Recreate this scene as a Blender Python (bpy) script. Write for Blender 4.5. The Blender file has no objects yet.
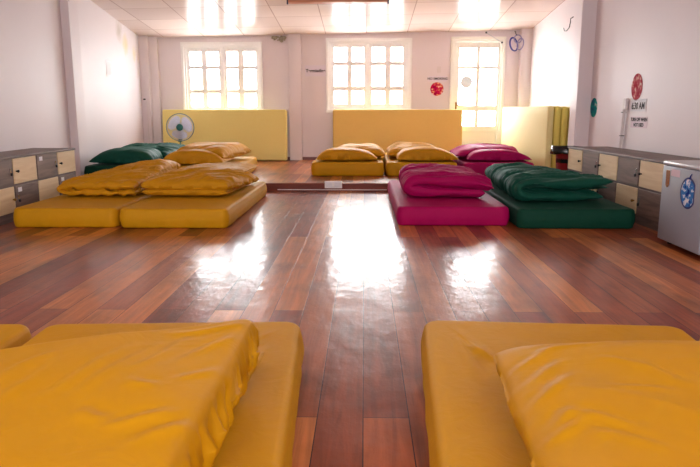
import bpy, bmesh, math, random
from math import pi, sin, cos, radians, sqrt
from mathutils import Vector, Matrix, noise
random.seed(7)
SC = bpy.context.scene
COL = SC.collection

# ------------------------------------------------------------------ helpers
def lin(c):
    return tuple(((v/255)/12.92 if v/255 <= .04045 else ((v/255+.055)/1.055)**2.4) for v in c) + (1,)

def tag(o, label=None, cat=None, group=None, kind=None):
    if label: o['label'] = label
    if cat: o['category'] = cat
    if group: o['group'] = group
    if kind: o['kind'] = kind
    return o

def empty(name, loc, rz=0, label=None, cat=None, group=None):
    o = bpy.data.objects.new(name, None)
    COL.objects.link(o)
    o.empty_display_size = .1
    o.location = loc
    o.rotation_euler = (0, 0, rz)
    return tag(o, label, cat, group)

def obj(name, bm, mat, parent=None, origin=None, smooth=False, auto=None):
    if origin is not None:
        bmesh.ops.translate(bm, vec=-Vector(origin), verts=bm.verts)
    me = bpy.data.meshes.new(name)
    bm.to_mesh(me)
    bm.free()
    if smooth or auto:
        me.polygons.foreach_set('use_smooth', [True]*len(me.polygons))
    if auto:
        me.set_sharp_from_angle(angle=radians(auto))
    o = bpy.data.objects.new(name, me)
    mats = mat if isinstance(mat, (list, tuple)) else [mat]
    for m in mats: me.materials.append(m)
    COL.objects.link(o)
    if origin is not None: o.location = origin
    if parent: o.parent = parent
    return o

def box(bm, x0, x1, y0, y1, z0, z1, bev=0, mi=0):
    r = bmesh.ops.create_cube(bm, size=1)
    vs = r['verts']
    bmesh.ops.scale(bm, vec=(x1-x0, y1-y0, z1-z0), verts=vs)
    bmesh.ops.translate(bm, vec=((x0+x1)/2, (y0+y1)/2, (z0+z1)/2), verts=vs)
    fs = list({f for v in vs for f in v.link_faces})
    for f in fs: f.material_index = mi
    if bev:
        es = list({e for v in vs for e in v.link_edges})
        bmesh.ops.bevel(bm, geom=es, offset=bev, segments=2, profile=.5, affect='EDGES')
    return bm

def B(*a, **k):
    return box(bmesh.new(), *a, **k)

def prism(bm, poly, z0, z1):
    lo = [bm.verts.new((x, y, z0)) for x, y in poly]
    hi = [bm.verts.new((x, y, z1)) for x, y in poly]
    bm.faces.new(lo[::-1]); bm.faces.new(hi)
    n = len(poly)
    for i in range(n):
        bm.faces.new((lo[i], lo[(i+1) % n], hi[(i+1) % n], hi[i]))
    return bm

def tube(bm, pts, r, seg=8, closed=False):
    pts = [Vector(p) for p in pts]
    n = len(pts)
    rings = []
    up = Vector((0, 0, 1))
    prev = None
    for i, p in enumerate(pts):
        if closed: t = pts[(i+1) % n]-pts[i-1]
        else: t = pts[min(i+1, n-1)]-pts[max(i-1, 0)]
        t.normalize()
        if prev is None:
            a = t.cross(up)
            if a.length < .05: a = t.cross(Vector((1, 0, 0)))
        else:
            a = prev - t*prev.dot(t)
        a.normalize(); prev = a
        b = t.cross(a)
        rr = r[i] if isinstance(r, (list, tuple)) else r
        rings.append([bm.verts.new(p+a*cos(2*pi*k/seg)*rr+b*sin(2*pi*k/seg)*rr) for k in range(seg)])
    m = n if closed else n-1
    for i in range(m):
        A, Bq = rings[i], rings[(i+1) % n]
        for k in range(seg):
            bm.faces.new((A[k], A[(k+1) % seg], Bq[(k+1) % seg], Bq[k]))
    if not closed:
        bm.faces.new(rings[0][::-1]); bm.faces.new(rings[-1])
    return bm

def lathe(bm, prof, seg=32, M=None):
    rings = []
    for r, z in prof:
        ring = []
        for k in range(seg):
            a = 2*pi*k/seg
            v = Vector((r*cos(a), r*sin(a), z))
            ring.append(bm.verts.new(M @ v if M else v))
        rings.append(ring)
    for i in range(len(rings)-1):
        for k in range(seg):
            bm.faces.new((rings[i][k], rings[i][(k+1) % seg], rings[i+1][(k+1) % seg], rings[i+1][k]))
    bm.faces.new(rings[0][::-1]); bm.faces.new(rings[-1])
    return bm

def recalc(bm):
    bmesh.ops.recalc_face_normals(bm, faces=bm.faces)
    return bm

def text_mesh(s, size, depth=.001, align='CENTER'):
    cu = bpy.data.curves.new('lettering', 'FONT')
    cu.body = s; cu.size = size; cu.extrude = depth; cu.offset = size*.03; cu.align_x = align; cu.align_y = 'CENTER'
    o = bpy.data.objects.new('lettering', cu)
    COL.objects.link(o)
    dg = bpy.context.evaluated_depsgraph_get()
    dg.update()
    me = bpy.data.meshes.new_from_object(o.evaluated_get(dg))
    bm = bmesh.new(); bm.from_mesh(me)
    bpy.data.objects.remove(o); bpy.data.meshes.remove(me); bpy.data.curves.remove(cu)
    return bm

# ------------------------------------------------------------------ materials
def newmat(name):
    m = bpy.data.materials.new(name); m.use_nodes = True
    nt = m.node_tree
    b = nt.nodes['Principled BSDF']
    return m, nt, b

def N(nt, t, **k):
    n = nt.nodes.new(t)
    for a, v in k.items(): setattr(n, a, v)
    return n

def plain(name, c, rough=.5, metal=0, bump=0, bscale=60, var=0, **kw):
    m, nt, b = newmat(name)
    b.inputs['Base Color'].default_value = lin(c)
    b.inputs['Roughness'].default_value = rough
    b.inputs['Metallic'].default_value = metal
    for k, v in kw.items(): b.inputs[k].default_value = v
    tc = N(nt, 'ShaderNodeTexCoord')
    ns = N(nt, 'ShaderNodeTexNoise')
    ns.inputs['Scale'].default_value = bscale; ns.inputs['Detail'].default_value = 4
    nt.links.new(tc.outputs['Object'], ns.inputs['Vector'])
    if var:
        mx = N(nt, 'ShaderNodeMix', data_type='RGBA')
        mx.inputs[6].default_value = lin(tuple(max(0, v*(1-var)) for v in c))
        mx.inputs[7].default_value = lin(tuple(min(255, v*(1+var*.5)) for v in c))
        nt.links.new(ns.outputs['Fac'], mx.inputs[0])
        nt.links.new(mx.outputs[2], b.inputs['Base Color'])
    if bump:
        bp = N(nt, 'ShaderNodeBump'); bp.inputs['Strength'].default_value = bump
        bp.inputs['Distance'].default_value = .003
        nt.links.new(ns.outputs['Fac'], bp.inputs['Height'])
        nt.links.new(bp.outputs['Normal'], b.inputs['Normal'])
    return m

def fabric(name, c, c2=None, rough=.62, sheen=.25, wr=.35, sc=11, spec=.2):
    """plain-woven cotton: crease bump at two sizes and a faint weave"""
    m, nt, b = newmat(name)
    L = nt.links.new
    tc = N(nt, 'ShaderNodeTexCoord')
    n1 = N(nt, 'ShaderNodeTexNoise'); n1.inputs['Scale'].default_value = sc; n1.inputs['Detail'].default_value = 5
    n1.inputs['Distortion'].default_value = 2.0
    n2 = N(nt, 'ShaderNodeTexNoise'); n2.inputs['Scale'].default_value = 420; n2.inputs['Detail'].default_value = 1
    L(tc.outputs['Object'], n1.inputs['Vector']); L(tc.outputs['Object'], n2.inputs['Vector'])
    mx = N(nt, 'ShaderNodeMix', data_type='RGBA')
    mx.inputs[6].default_value = lin(c)
    mx.inputs[7].default_value = lin(c2 or tuple(v*.9 for v in c))
    L(n1.outputs['Fac'], mx.inputs[0]); L(mx.outputs[2], b.inputs['Base Color'])
    b1 = N(nt, 'ShaderNodeBump'); b1.inputs['Strength'].default_value = wr; b1.inputs['Distance'].default_value = .02
    b2 = N(nt, 'ShaderNodeBump'); b2.inputs['Strength'].default_value = .08; b2.inputs['Distance'].default_value = .001
    L(n1.outputs['Fac'], b1.inputs['Height']); L(n2.outputs['Fac'], b2.inputs['Height'])
    L(b1.outputs['Normal'], b2.inputs['Normal']); L(b2.outputs['Normal'], b.inputs['Normal'])
    b.inputs['Roughness'].default_value = rough
    b.inputs['Sheen Weight'].default_value = sheen
    b.inputs['Sheen Roughness'].default_value = .4
    b.inputs['Sheen Tint'].default_value = lin(tuple(min(255, v+60) for v in c))
    b.inputs['Specular IOR Level'].default_value = spec
    return m

def floor_mat(name, phase=0):
    m, nt, b = newmat(name)
    L = nt.links.new
    tc = N(nt, 'ShaderNodeTexCoord')
    sp = N(nt, 'ShaderNodeSeparateXYZ'); L(tc.outputs['Object'], sp.inputs[0])
    cb = N(nt, 'ShaderNodeCombineXYZ')
    L(sp.outputs['Y'], cb.inputs['X']); L(sp.outputs['X'], cb.inputs['Y'])
    br = N(nt, 'ShaderNodeTexBrick')
    br.offset = .37; br.offset_frequency = 2; br.squash = 1
    br.inputs['Color1'].default_value = (0, 0, 0, 1); br.inputs['Color2'].default_value = (1, 1, 1, 1)
    br.inputs['Mortar'].default_value = (.5, .5, .5, 1)
    br.inputs['Scale'].default_value = 1
    br.inputs['Brick Width'].default_value = 2.7; br.inputs['Row Height'].default_value = .13
    br.inputs['Mortar Size'].default_value = .0015; br.inputs['Mortar Smooth'].default_value = .1
    br.inputs['Bias'].default_value = 0
    L(cb.outputs[0], br.inputs['Vector'])
    rp = N(nt, 'ShaderNodeValToRGB')
    e = rp.color_ramp.elements
    e[0].position = 0; e[0].color = lin((108, 42, 24))
    e[1].position = 1; e[1].color = lin((212, 134, 68))
    for p, c in ((.25, (170, 90, 46)), (.5, (132, 56, 32)), (.75, (190, 112, 58))):
        q = e.new(p); q.color = lin(c)
    L(br.outputs['Color'], rp.inputs[0])
    # grain stretched along the boards
    mp = N(nt, 'ShaderNodeMapping'); mp.inputs['Scale'].default_value = (28, 1.6, 1)
    L(tc.outputs['Object'], mp.inputs['Vector'])
    gr = N(nt, 'ShaderNodeTexNoise'); gr.inputs['Scale'].default_value = 1; gr.inputs['Detail'].default_value = 6
    gr.inputs['Roughness'].default_value = .65; gr.inputs['Distortion'].default_value = .6
    L(mp.outputs[0], gr.inputs['Vector'])
    gm = N(nt, 'ShaderNodeMapRange'); gm.inputs[1].default_value = .3; gm.inputs[2].default_value = .7
    gm.inputs[3].default_value = .62; gm.inputs[4].default_value = 1.25
    L(gr.outputs['Fac'], gm.inputs[0])
    mu = N(nt, 'ShaderNodeMix', data_type='RGBA', blend_type='MULTIPLY'); mu.inputs[0].default_value = 1
    L(rp.outputs[0], mu.inputs[6]); L(gm.outputs[0], mu.inputs[7])
    # knots and old dark marks
    kn = N(nt, 'ShaderNodeTexNoise'); kn.inputs['Scale'].default_value = 2.6; kn.inputs['Detail'].default_value = 3
    mp2 = N(nt, 'ShaderNodeMapping'); mp2.inputs['Scale'].default_value = (2.2, .9, 1)
    L(tc.outputs['Object'], mp2.inputs['Vector']); L(mp2.outputs[0], kn.inputs['Vector'])
    kr = N(nt, 'ShaderNodeMapRange'); kr.inputs[1].default_value = .3; kr.inputs[2].default_value = .5
    kr.inputs[3].default_value = .6; kr.inputs[4].default_value = 1
    L(kn.outputs['Fac'], kr.inputs[0])
    mk = N(nt, 'ShaderNodeMix', data_type='RGBA', blend_type='MULTIPLY'); mk.inputs[0].default_value = 1
    L(mu.outputs[2], mk.inputs[6]); L(kr.outputs[0], mk.inputs[7])
    mo = N(nt, 'ShaderNodeMix', data_type='RGBA')
    mo.inputs[7].default_value = lin((46, 18, 14))
    L(br.outputs['Fac'], mo.inputs[0]); L(mk.outputs[2], mo.inputs[6])
    L(mo.outputs[2], b.inputs['Base Color'])
    # worn varnish: gloss varies, surface slightly wavy
    wv = N(nt, 'ShaderNodeTexNoise'); wv.inputs['Scale'].default_value = 3.0; wv.inputs['Detail'].default_value = 6
    wv.inputs['Roughness'].default_value = .6
    L(tc.outputs['Object'], wv.inputs['Vector'])
    rr = N(nt, 'ShaderNodeMapRange'); rr.inputs[1].default_value = .3; rr.inputs[2].default_value = .7
    rr.inputs[3].default_value = .10; rr.inputs[4].default_value = .24
    L(wv.outputs['Fac'], rr.inputs[0]); L(rr.outputs[0], b.inputs['Coat Roughness'])
    b.inputs['Roughness'].default_value = .40; b.inputs['Coat Weight'].default_value = .45; b.inputs['Coat IOR'].default_value = 1.4
    mp3 = N(nt, 'ShaderNodeMapping'); mp3.inputs['Scale'].default_value = (11, 7, 1)
    L(tc.outputs['Object'], mp3.inputs['Vector'])
    bn = N(nt, 'ShaderNodeTexNoise'); bn.inputs['Scale'].default_value = 1; bn.inputs['Detail'].default_value = 4
    bn.inputs['Roughness'].default_value = .55
    L(mp3.outputs[0], bn.inputs['Vector'])
    ad = N(nt, 'ShaderNodeMath', operation='MULTIPLY_ADD'); ad.inputs[1].default_value = -.25
    L(br.outputs['Fac'], ad.inputs[0]); L(bn.outputs['Fac'], ad.inputs[2])
    bp = N(nt, 'ShaderNodeBump'); bp.inputs['Strength'].default_value = .35; bp.inputs['Distance'].default_value = .009
    L(ad.outputs[0], bp.inputs['Height']); L(bp.outputs['Normal'], b.inputs['Normal']); L(bp.outputs['Normal'], b.inputs['Coat Normal'])
    b.inputs['Specular IOR Level'].default_value = .08
    return m

def plaster(name, c, stains=()):
    m, nt, b = newmat(name)
    L = nt.links.new
    tc = N(nt, 'ShaderNodeTexCoord')
    n1 = N(nt, 'ShaderNodeTexNoise'); n1.inputs['Scale'].default_value = 1.4; n1.inputs['Detail'].default_value = 5
    n2 = N(nt, 'ShaderNodeTexNoise'); n2.inputs['Scale'].default_value = 40; n2.inputs['Detail'].default_value = 4
    L(tc.outputs['Object'], n1.inputs['Vector']); L(tc.outputs['Object'], n2.inputs['Vector'])
    mx = N(nt, 'ShaderNodeMix', data_type='RGBA')
    mx.inputs[6].default_value = lin(c); mx.inputs[7].default_value = lin(tuple(v*.96 for v in c))
    L(n1.outputs['Fac'], mx.inputs[0])
    col = mx.outputs[2]
    for (p, r, sc) in stains:       # damp marks with a ragged edge
        vs = N(nt, 'ShaderNodeVectorMath', operation='SUBTRACT'); vs.inputs[1].default_value = p
        L(tc.outputs['Object'], vs.inputs[0])
        vm = N(nt, 'ShaderNodeVectorMath', operation='MULTIPLY'); vm.inputs[1].default_value = (1/r[0], 1/r[1], 1/r[2])
        L(vs.outputs[0], vm.inputs[0])
        ln = N(nt, 'ShaderNodeVectorMath', operation='LENGTH'); L(vm.outputs[0], ln.inputs[0])
        nn = N(nt, 'ShaderNodeTexNoise'); nn.inputs['Scale'].default_value = 9; nn.inputs['Detail'].default_value = 5
        L(tc.outputs['Object'], nn.inputs['Vector'])
        ma = N(nt, 'ShaderNodeMath', operation='ADD'); L(ln.outputs['Value'], ma.inputs[0]); L(nn.outputs['Fac'], ma.inputs[1])
        mr = N(nt, 'ShaderNodeMapRange'); mr.inputs[1].default_value = 1.6; mr.inputs[2].default_value = .7
        mr.inputs[3].default_value = 0; mr.inputs[4].default_value = .75
        L(ma.outputs[0], mr.inputs[0])
        ms = N(nt, 'ShaderNodeMix', data_type='RGBA'); ms.inputs[7].default_value = lin(sc)
        L(mr.outputs[0], ms.inputs[0]); L(col, ms.inputs[6]); col = ms.outputs[2]
    L(col, b.inputs['Base Color'])
    bp = N(nt, 'ShaderNodeBump'); bp.inputs['Strength'].default_value = .12; bp.inputs['Distance'].default_value = .003
    L(n2.outputs['Fac'], bp.inputs['Height']); L(bp.outputs['Normal'], b.inputs['Normal'])
    b.inputs['Roughness'].default_value = .55
    return m

def ceiling_mat():
    m, nt, b = newmat('ceiling panels')
    L = nt.links.new
    tc = N(nt, 'ShaderNodeTexCoord')
    br = N(nt, 'ShaderNodeTexBrick'); br.offset = 0; br.squash = 1
    br.inputs['Color1'].default_value = lin((236, 220, 214)); br.inputs['Color2'].default_value = lin((222, 204, 198))
    br.inputs['Mortar'].default_value = lin((190, 164, 156))
    br.inputs['Scale'].default_value = 1; br.inputs['Brick Width'].default_value = .64; br.inputs['Row Height'].default_value = .6
    br.inputs['Mortar Size'].default_value = .007; br.inputs['Mortar Smooth'].default_value = .3
    mp = N(nt, 'ShaderNodeMapping'); mp.inputs['Location'].default_value = (.61, .22, 0)
    L(tc.outputs['Object'], mp.inputs['Vector']); L(mp.outputs[0], br.inputs['Vector'])
    L(br.outputs['Color'], b.inputs['Base Color'])
    ns = N(nt, 'ShaderNodeTexNoise'); ns.inputs['Scale'].default_value = 55; ns.inputs['Detail'].default_value = 3
    L(tc.outputs['Object'], ns.inputs['Vector'])
    ad = N(nt, 'ShaderNodeMath', operation='MULTIPLY_ADD'); ad.inputs[1].default_value = -2.0
    L(br.outputs['Fac'], ad.inputs[0]); L(ns.outputs['Fac'], ad.inputs[2])
    bp = N(nt, 'ShaderNodeBump'); bp.inputs['Strength'].default_value = .12; bp.inputs['Distance'].default_value = .004
    L(ad.outputs[0], bp.inputs['Height']); L(bp.outputs['Normal'], b.inputs['Normal'])
    b.inputs['Roughness'].default_value = .22
    b.inputs['IOR'].default_value = 1.07
    return m

def wood(name, c1, c2, axis=1, scale=9, rough=.5):
    m, nt, b = newmat(name)
    L = nt.links.new
    tc = N(nt, 'ShaderNodeTexCoord')
    mp = N(nt, 'ShaderNodeMapping')
    s = [scale*4]*3; s[axis] = scale*.35
    mp.inputs['Scale'].default_value = s
    L(tc.outputs['Object'], mp.inputs['Vector'])
    ns = N(nt, 'ShaderNodeTexNoise'); ns.inputs['Scale'].default_value = 1; ns.inputs['Detail'].default_value = 6
    ns.inputs['Distortion'].default_value = 1
    L(mp.outputs[0], ns.inputs['Vector'])
    rp = N(nt, 'ShaderNodeValToRGB'); e = rp.color_ramp.elements
    e[0].position = .3; e[0].color = lin(c1); e[1].position = .7; e[1].color = lin(c2)
    L(ns.outputs['Fac'], rp.inputs[0]); L(rp.outputs[0], b.inputs['Base Color'])
    bp = N(nt, 'ShaderNodeBump'); bp.inputs['Strength'].default_value = .15; bp.inputs['Distance'].default_value = .002
    L(ns.outputs['Fac'], bp.inputs['Height']); L(bp.outputs['Normal'], b.inputs['Normal'])
    b.inputs['Roughness'].default_value = rough
    return m

def glass_mat():
    m, nt, b = newmat('window glass')
    nt.nodes.remove(b)
    out = nt.nodes['Material Output']
    tr = N(nt, 'ShaderNodeBsdfTransparent'); tr.inputs[0].default_value = (.95, .97, .97, 1)
    gl = N(nt, 'ShaderNodeBsdfGlossy'); gl.inputs['Roughness'].default_value = .02
    mx = N(nt, 'ShaderNodeMixShader'); mx.inputs[0].default_value = .05
    nt.links.new(tr.outputs[0], mx.inputs[1]); nt.links.new(gl.outputs[0], mx.inputs[2])
    nt.links.new(mx.outputs[0], out.inputs[0])
    return m

def sticker_mat(name, base, blobs, scale=60, seed=0):
    """printed round sticker: base colour with irregular patches of other colours"""
    m, nt, b = newmat(name)
    L = nt.links.new
    tc = N(nt, 'ShaderNodeTexCoord')
    mp = N(nt, 'ShaderNodeMapping'); mp.inputs['Location'].default_value = (seed, seed*1.7, seed*.6)
    L(tc.outputs['Object'], mp.inputs['Vector'])
    ns = N(nt, 'ShaderNodeTexNoise'); ns.inputs['Scale'].default_value = scale; ns.inputs['Detail'].default_value = 2
    L(mp.outputs[0], ns.inputs['Vector'])
    rp = N(nt, 'ShaderNodeValToRGB'); rp.color_ramp.interpolation = 'CONSTANT'
    e = rp.color_ramp.elements
    e[0].position = 0; e[0].color = lin(blobs[0]); e[1].position = .4; e[1].color = lin(base)
    for i, c in enumerate(blobs[1:]):
        q = e.new(.55+.08*i); q.color = lin(c)
    L(ns.outputs['Fac'], rp.inputs[0]); L(rp.outputs[0], b.inputs['Base Color'])
    b.inputs['Roughness'].default_value = .85; b.inputs['Specular IOR Level'].default_value = .1
    return m

M = {}
M['floor'] = floor_mat('varnished board floor')
M['wall'] = plaster('white plaster', (234, 223, 225))
M['wall_stain'] = plaster('white plaster with damp', (234, 223, 225),
                          [((-3.48, 9.42, 1.98), (.3, .16, .17), (186, 172, 158)),
                           ((-3.49, 9.68, 1.83), (.3, .15, .16), (216, 196, 140)),
                           ((-3.52, 10.1, 1.72), (.3, .1, .13), (222, 208, 168))])
M['ceil'] = ceiling_mat()
M['white'] = plain('white gloss paint', (244, 242, 240), .35)
M['cream'] = plain('cream door paint', (246, 244, 234), .4)
M['brass'] = plain('brass', (150, 110, 50), .3, 1)
M['glass'] = glass_mat()
M['skirt'] = wood('red brown skirting', (96, 38, 28), (130, 60, 42), axis=0, scale=4, rough=.3)
M['riser'] = wood('dark red step board', (104, 42, 30), (138, 64, 44), axis=0, scale=4, rough=.6)
M['yellow'] = fabric('mustard cotton', (204, 145, 14), (194, 135, 10), sheen=.08, wr=.25)
M['yellow_smooth'] = fabric('mustard sateen', (208, 151, 4), (200, 143, 3), sheen=.04, wr=.15, sc=5, spec=.25)
M['yellow_sheet'] = fabric('mustard fitted sheet', (205, 149, 10), (197, 141, 8), wr=.1, sheen=.05)
M['magenta'] = fabric('magenta cotton', (168, 6, 88), (156, 5, 78), sheen=.16, wr=.25, spec=.12)
M['magenta_sheet'] = fabric('magenta fitted sheet', (168, 6, 86), (160, 5, 80), wr=.08, sheen=.03, spec=.12)
M['green'] = fabric('dark green cotton', (16, 78, 62), (12, 66, 54), sheen=.3, wr=.2, spec=.15)
M['green_sheet'] = fabric('dark green fitted sheet', (12, 64, 48), (10, 58, 44), wr=.08, sheen=.08, spec=.12)
M['straw'] = fabric('straw yellow vinyl', (240, 222, 140), (238, 218, 132), wr=.06)
M['gold'] = fabric('gold vinyl', (232, 198, 116), (228, 192, 108), wr=.06)
M['palecream'] = fabric('pale yellow vinyl', (238, 226, 160), (234, 220, 150), wr=.06)  # olive vinyl made paler: strong door light painted into the colour
M['olive'] = fabric('olive yellow vinyl', (228, 212, 110), (222, 204, 100), wr=.06)
M['dwood'] = wood('dark stained board', (84, 66, 60), (124, 102, 94), axis=1, scale=7, rough=.5)
M['dwood2'] = wood('dark stained door', (96, 76, 68), (140, 116, 104), axis=1, scale=6, rough=.5)
M['lwood'] = wood('pale pine door', (222, 194, 146), (244, 222, 182), axis=1, scale=5, rough=.45)
M['dark'] = plain('black metal', (24, 22, 22), .4, .5)
M['chrome'] = plain('bright metal', (200, 198, 196), .25, 1)
M['paper'] = plain('white paper', (236, 236, 240), .7)
M['signpaper'] = plain('lilac white paper', (228, 218, 228), .7)
M['ink'] = plain('black ink', (28, 24, 30), .7)
M['fridge'] = plain('silver grey fridge enamel', (150, 155, 166), .5, 0)
M['fridge_top'] = plain('pale grey plastic', (196, 198, 202), .35)
M['navy'] = plain('navy print', (22, 44, 120), .35)
M['badge'] = plain('brown gold badge', (164, 104, 54), .35, .2, var=.45, bscale=120)
M['pinkpaper'] = plain('pink label', (220, 196, 206), .5)
M['teal'] = plain('teal plastic', (30, 104, 96), .35)
M['guard'] = plain('grey white wire', (196, 200, 204), .4, .2)
M['blade'] = plain('milky blue blade', (214, 214, 226), .3, **{'Transmission Weight': .1})
M['red'] = plain('dark red plastic', (130, 18, 26), .35)
M['bag'] = plain('black bin bag', (14, 14, 16), .22, bump=.6, bscale=30)
M['blue'] = plain('blue cable', (40, 52, 140), .4)
M['lilac'] = plain('pale violet cable', (150, 146, 190), .4)
M['conduit'] = plain('white plastic conduit', (222, 212, 210), .45)
M['brown'] = wood('brown lamp body', (196, 124, 92), (214, 142, 106), axis=0, scale=4)
M['bluecap'] = plain('dark blue clip', (24, 26, 70), .4)
M['tube'] = plain('milk glass tube', (240, 240, 240), .3)
M['mould'] = plain('grey green mould', (182, 172, 152), .95, bump=1, bscale=40, var=.5)
M['outside'] = plain('pale concrete', (200, 198, 192), .8)
M['decal_pink'] = sticker_mat('magenta round print', (196, 14, 78), [(150, 8, 60), (236, 170, 110), (230, 190, 205)], 30, 6.3)
M['decal_teal'] = sticker_mat('teal round print', (20, 130, 130), [(30, 96, 120), (52, 160, 150), (190, 190, 190)], 12, 1.2)
M['decal_rose'] = sticker_mat('rose round print', (196, 84, 98), [(178, 44, 62), (224, 160, 150), (232, 214, 204)], 22, 2.6)
_m, _nt0, _b = newmat('pale translucent print'); _o = _nt0.nodes['Material Output']
_t = N(_nt0, 'ShaderNodeBsdfTransparent'); _t.inputs[0].default_value = (.72, .96, 1, 1); _x = N(_nt0, 'ShaderNodeMixShader'); _x.inputs[0].default_value = .034
_b.inputs['Base Color'].default_value = lin((220, 226, 230))
_nt0.links.new(_b.outputs[0], _x.inputs[1]); _nt0.links.new(_t.outputs[0], _x.inputs[2]); _nt0.links.new(_x.outputs[0], _o.inputs[0])
M['decal_pale'] = _m
M['sticker'] = sticker_mat('blue white print', (70, 130, 200), [(28, 62, 150), (206, 220, 236), (232, 232, 238)], 26, 4.4)

# ------------------------------------------------------------------ the room
YB, YS, ZP = 10.54, 7.06, .088          # back wall, step edge, platform height
XR, YN = 2.6, -2.6
def xl(y): return -3.54+.06*(10.54-y)   # the left wall runs slightly askew
def zc(x, y): return 2.0706+.0171*x+.095*(10.54-y)

def st(name, bm, mat, parent=None, **k):
    o = obj(name, bm, mat, parent, **k)
    if parent is None: o['kind'] = 'structure'
    return o

st('floor', prism(bmesh.new(), [(xl(YN)-.2, YN-.2), (XR+.2, YN-.2), (XR+.2, YS), (xl(YS)-.2, YS)], -.12, 0), M['floor'])
pl = st('floor_platform', prism(bmesh.new(), [(xl(YS)-.2, YS), (XR+.2, YS), (XR+.2, YB+.1), (xl(YB)-.2, YB+.1)], -.12, ZP), M['floor'])
# step: board face with a nosing
st('trim_1', B(xl(YS), XR, YS-.012, YS-.0005, 0, ZP-.02), M['riser'])
bm = bmesh.new(); box(bm, xl(YS), XR, YS-.02, YS-.0005, ZP-.02, ZP, bev=.004)
st('trim_2', bm, M['riser'])
st('trim_3', B(-.95, .25, YS-.022, YS-.0125, .012, .020, bev=.003), M['white'])

st('wall_left', prism(bmesh.new(), [(xl(YN), YN), (xl(YB), YB), (xl(YB)-.2, YB), (xl(YN)-.2, YN)], -.1, 3.6), M['wall_stain'])
st('wall_right', B(XR, XR+.2, YN, YB, -.1, 3.6), M['wall'])

def wall_with_holes(name, x0, x1, y0, y1, z0, z1, holes, mat):
    bm = bmesh.new()
    xs = sorted({x0, x1} | {h[0] for h in holes} | {h[1] for h in holes})
    for a, b_ in zip(xs, xs[1:]):
        cuts = sorted((h[2], h[3]) for h in holes if h[0] <= a and h[1] >= b_)
        z = z0
        for c0, c1 in cuts:
            if c0 > z: box(bm, a, b_, y0, y1, z, c0)
            z = c1
        if z < z1: box(bm, a, b_, y0, y1, z, z1)
    return st(name, bm, mat)

W1 = (-2.87, -1.665, .87, 1.90)
W2 = (-.565, .705, .89, 1.955)
D1 = (1.40, 2.17, ZP, 1.97)
wall_with_holes('wall_back', -3.9, XR+.2, YB, YB+.2, -.1, 3.0, [W1, W2, D1], M['wall'])
R1 = (-2.0, -.6, 1.1, 2.4); R2 = (.4, 1.8, 1.1, 2.4)
wall_with_holes('wall_rear', xl(YN)-.2, XR+.2, YN-.2, YN, -.1, 4.0, [R1, R2], M['wall'])

bm = bmesh.new()
cs = [(-3.9, YN-.2), (XR+.2, YN-.2), (XR+.2, YB+.2), (-3.9, YB+.2)]
lo = [bm.verts.new((x, y, zc(x, y))) for x, y in cs]
hi = [bm.verts.new((x, y, zc(x, y)+.08)) for x, y in cs]
bm.faces.new(lo); bm.faces.new(hi[::-1])
for i in range(4): bm.faces.new((lo[i], hi[i], hi[(i+1) % 4], lo[(i+1) % 4]))
st('ceiling', recalc(bm), M['ceil'])
# thin cornice bead along the back wall
bm = bmesh.new()
for (a, b_) in (((xl(YB), YB-.012), (XR, YB-.012)),):
    tube(bm, [(a[0], a[1], zc(*a)-.006), (b_[0], b_[1], zc(*b_)-.006)], .012, 6)
st('trim_4', bm, M['wall'])

# pilasters: name of the setting with side
def pilaster(name, x0, x1, y0, y1, z0, z1):
    st(name, B(x0, x1, y0, y1, z0, z1, bev=.006), M['wall'])
pilaster('wall_pilaster_left', xl(7.5)-.06, xl(7.5)+.10, 7.36, 7.6, ZP, 2.42)
pilaster('wall_pilaster_right', 2.44, XR+.03, 7.62, 7.86, ZP, 2.42)
pilaster('wall_pilaster_back', -1.20, -1.0, YB-.07, YB+.02, ZP, 2.07)
pilaster('wall_pilaster_corner_left', xl(YB)-.02, -3.40, YB-.16, YB+.02, ZP, 2.05)
pilaster('wall_pilaster_corner_left_inner', -3.40, -3.27, YB-.08, YB+.02, ZP, 2.04)
pilaster('wall_pilaster_corner_right', 2.43, XR+.02, YB-.10, YB+.02, ZP, 2.13)

# skirting
st('baseboard_back', B(-3.3, 1.34, YB-.018, YB-.0005, ZP, ZP+.05, bev=.003), M['skirt'])
bm = bmesh.new()
prism(bm, [(xl(YN)+.001, YN), (xl(YS-.03)+.001, YS-.03), (xl(YS-.03)+.016, YS-.03), (xl(YN)+.016, YN)], 0, .06)
st('baseboard_left', bm, M['skirt'])
st('baseboard_right', B(XR-.016, XR-.001, YN, YS-.03, 0, .06), M['skirt'])

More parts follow.
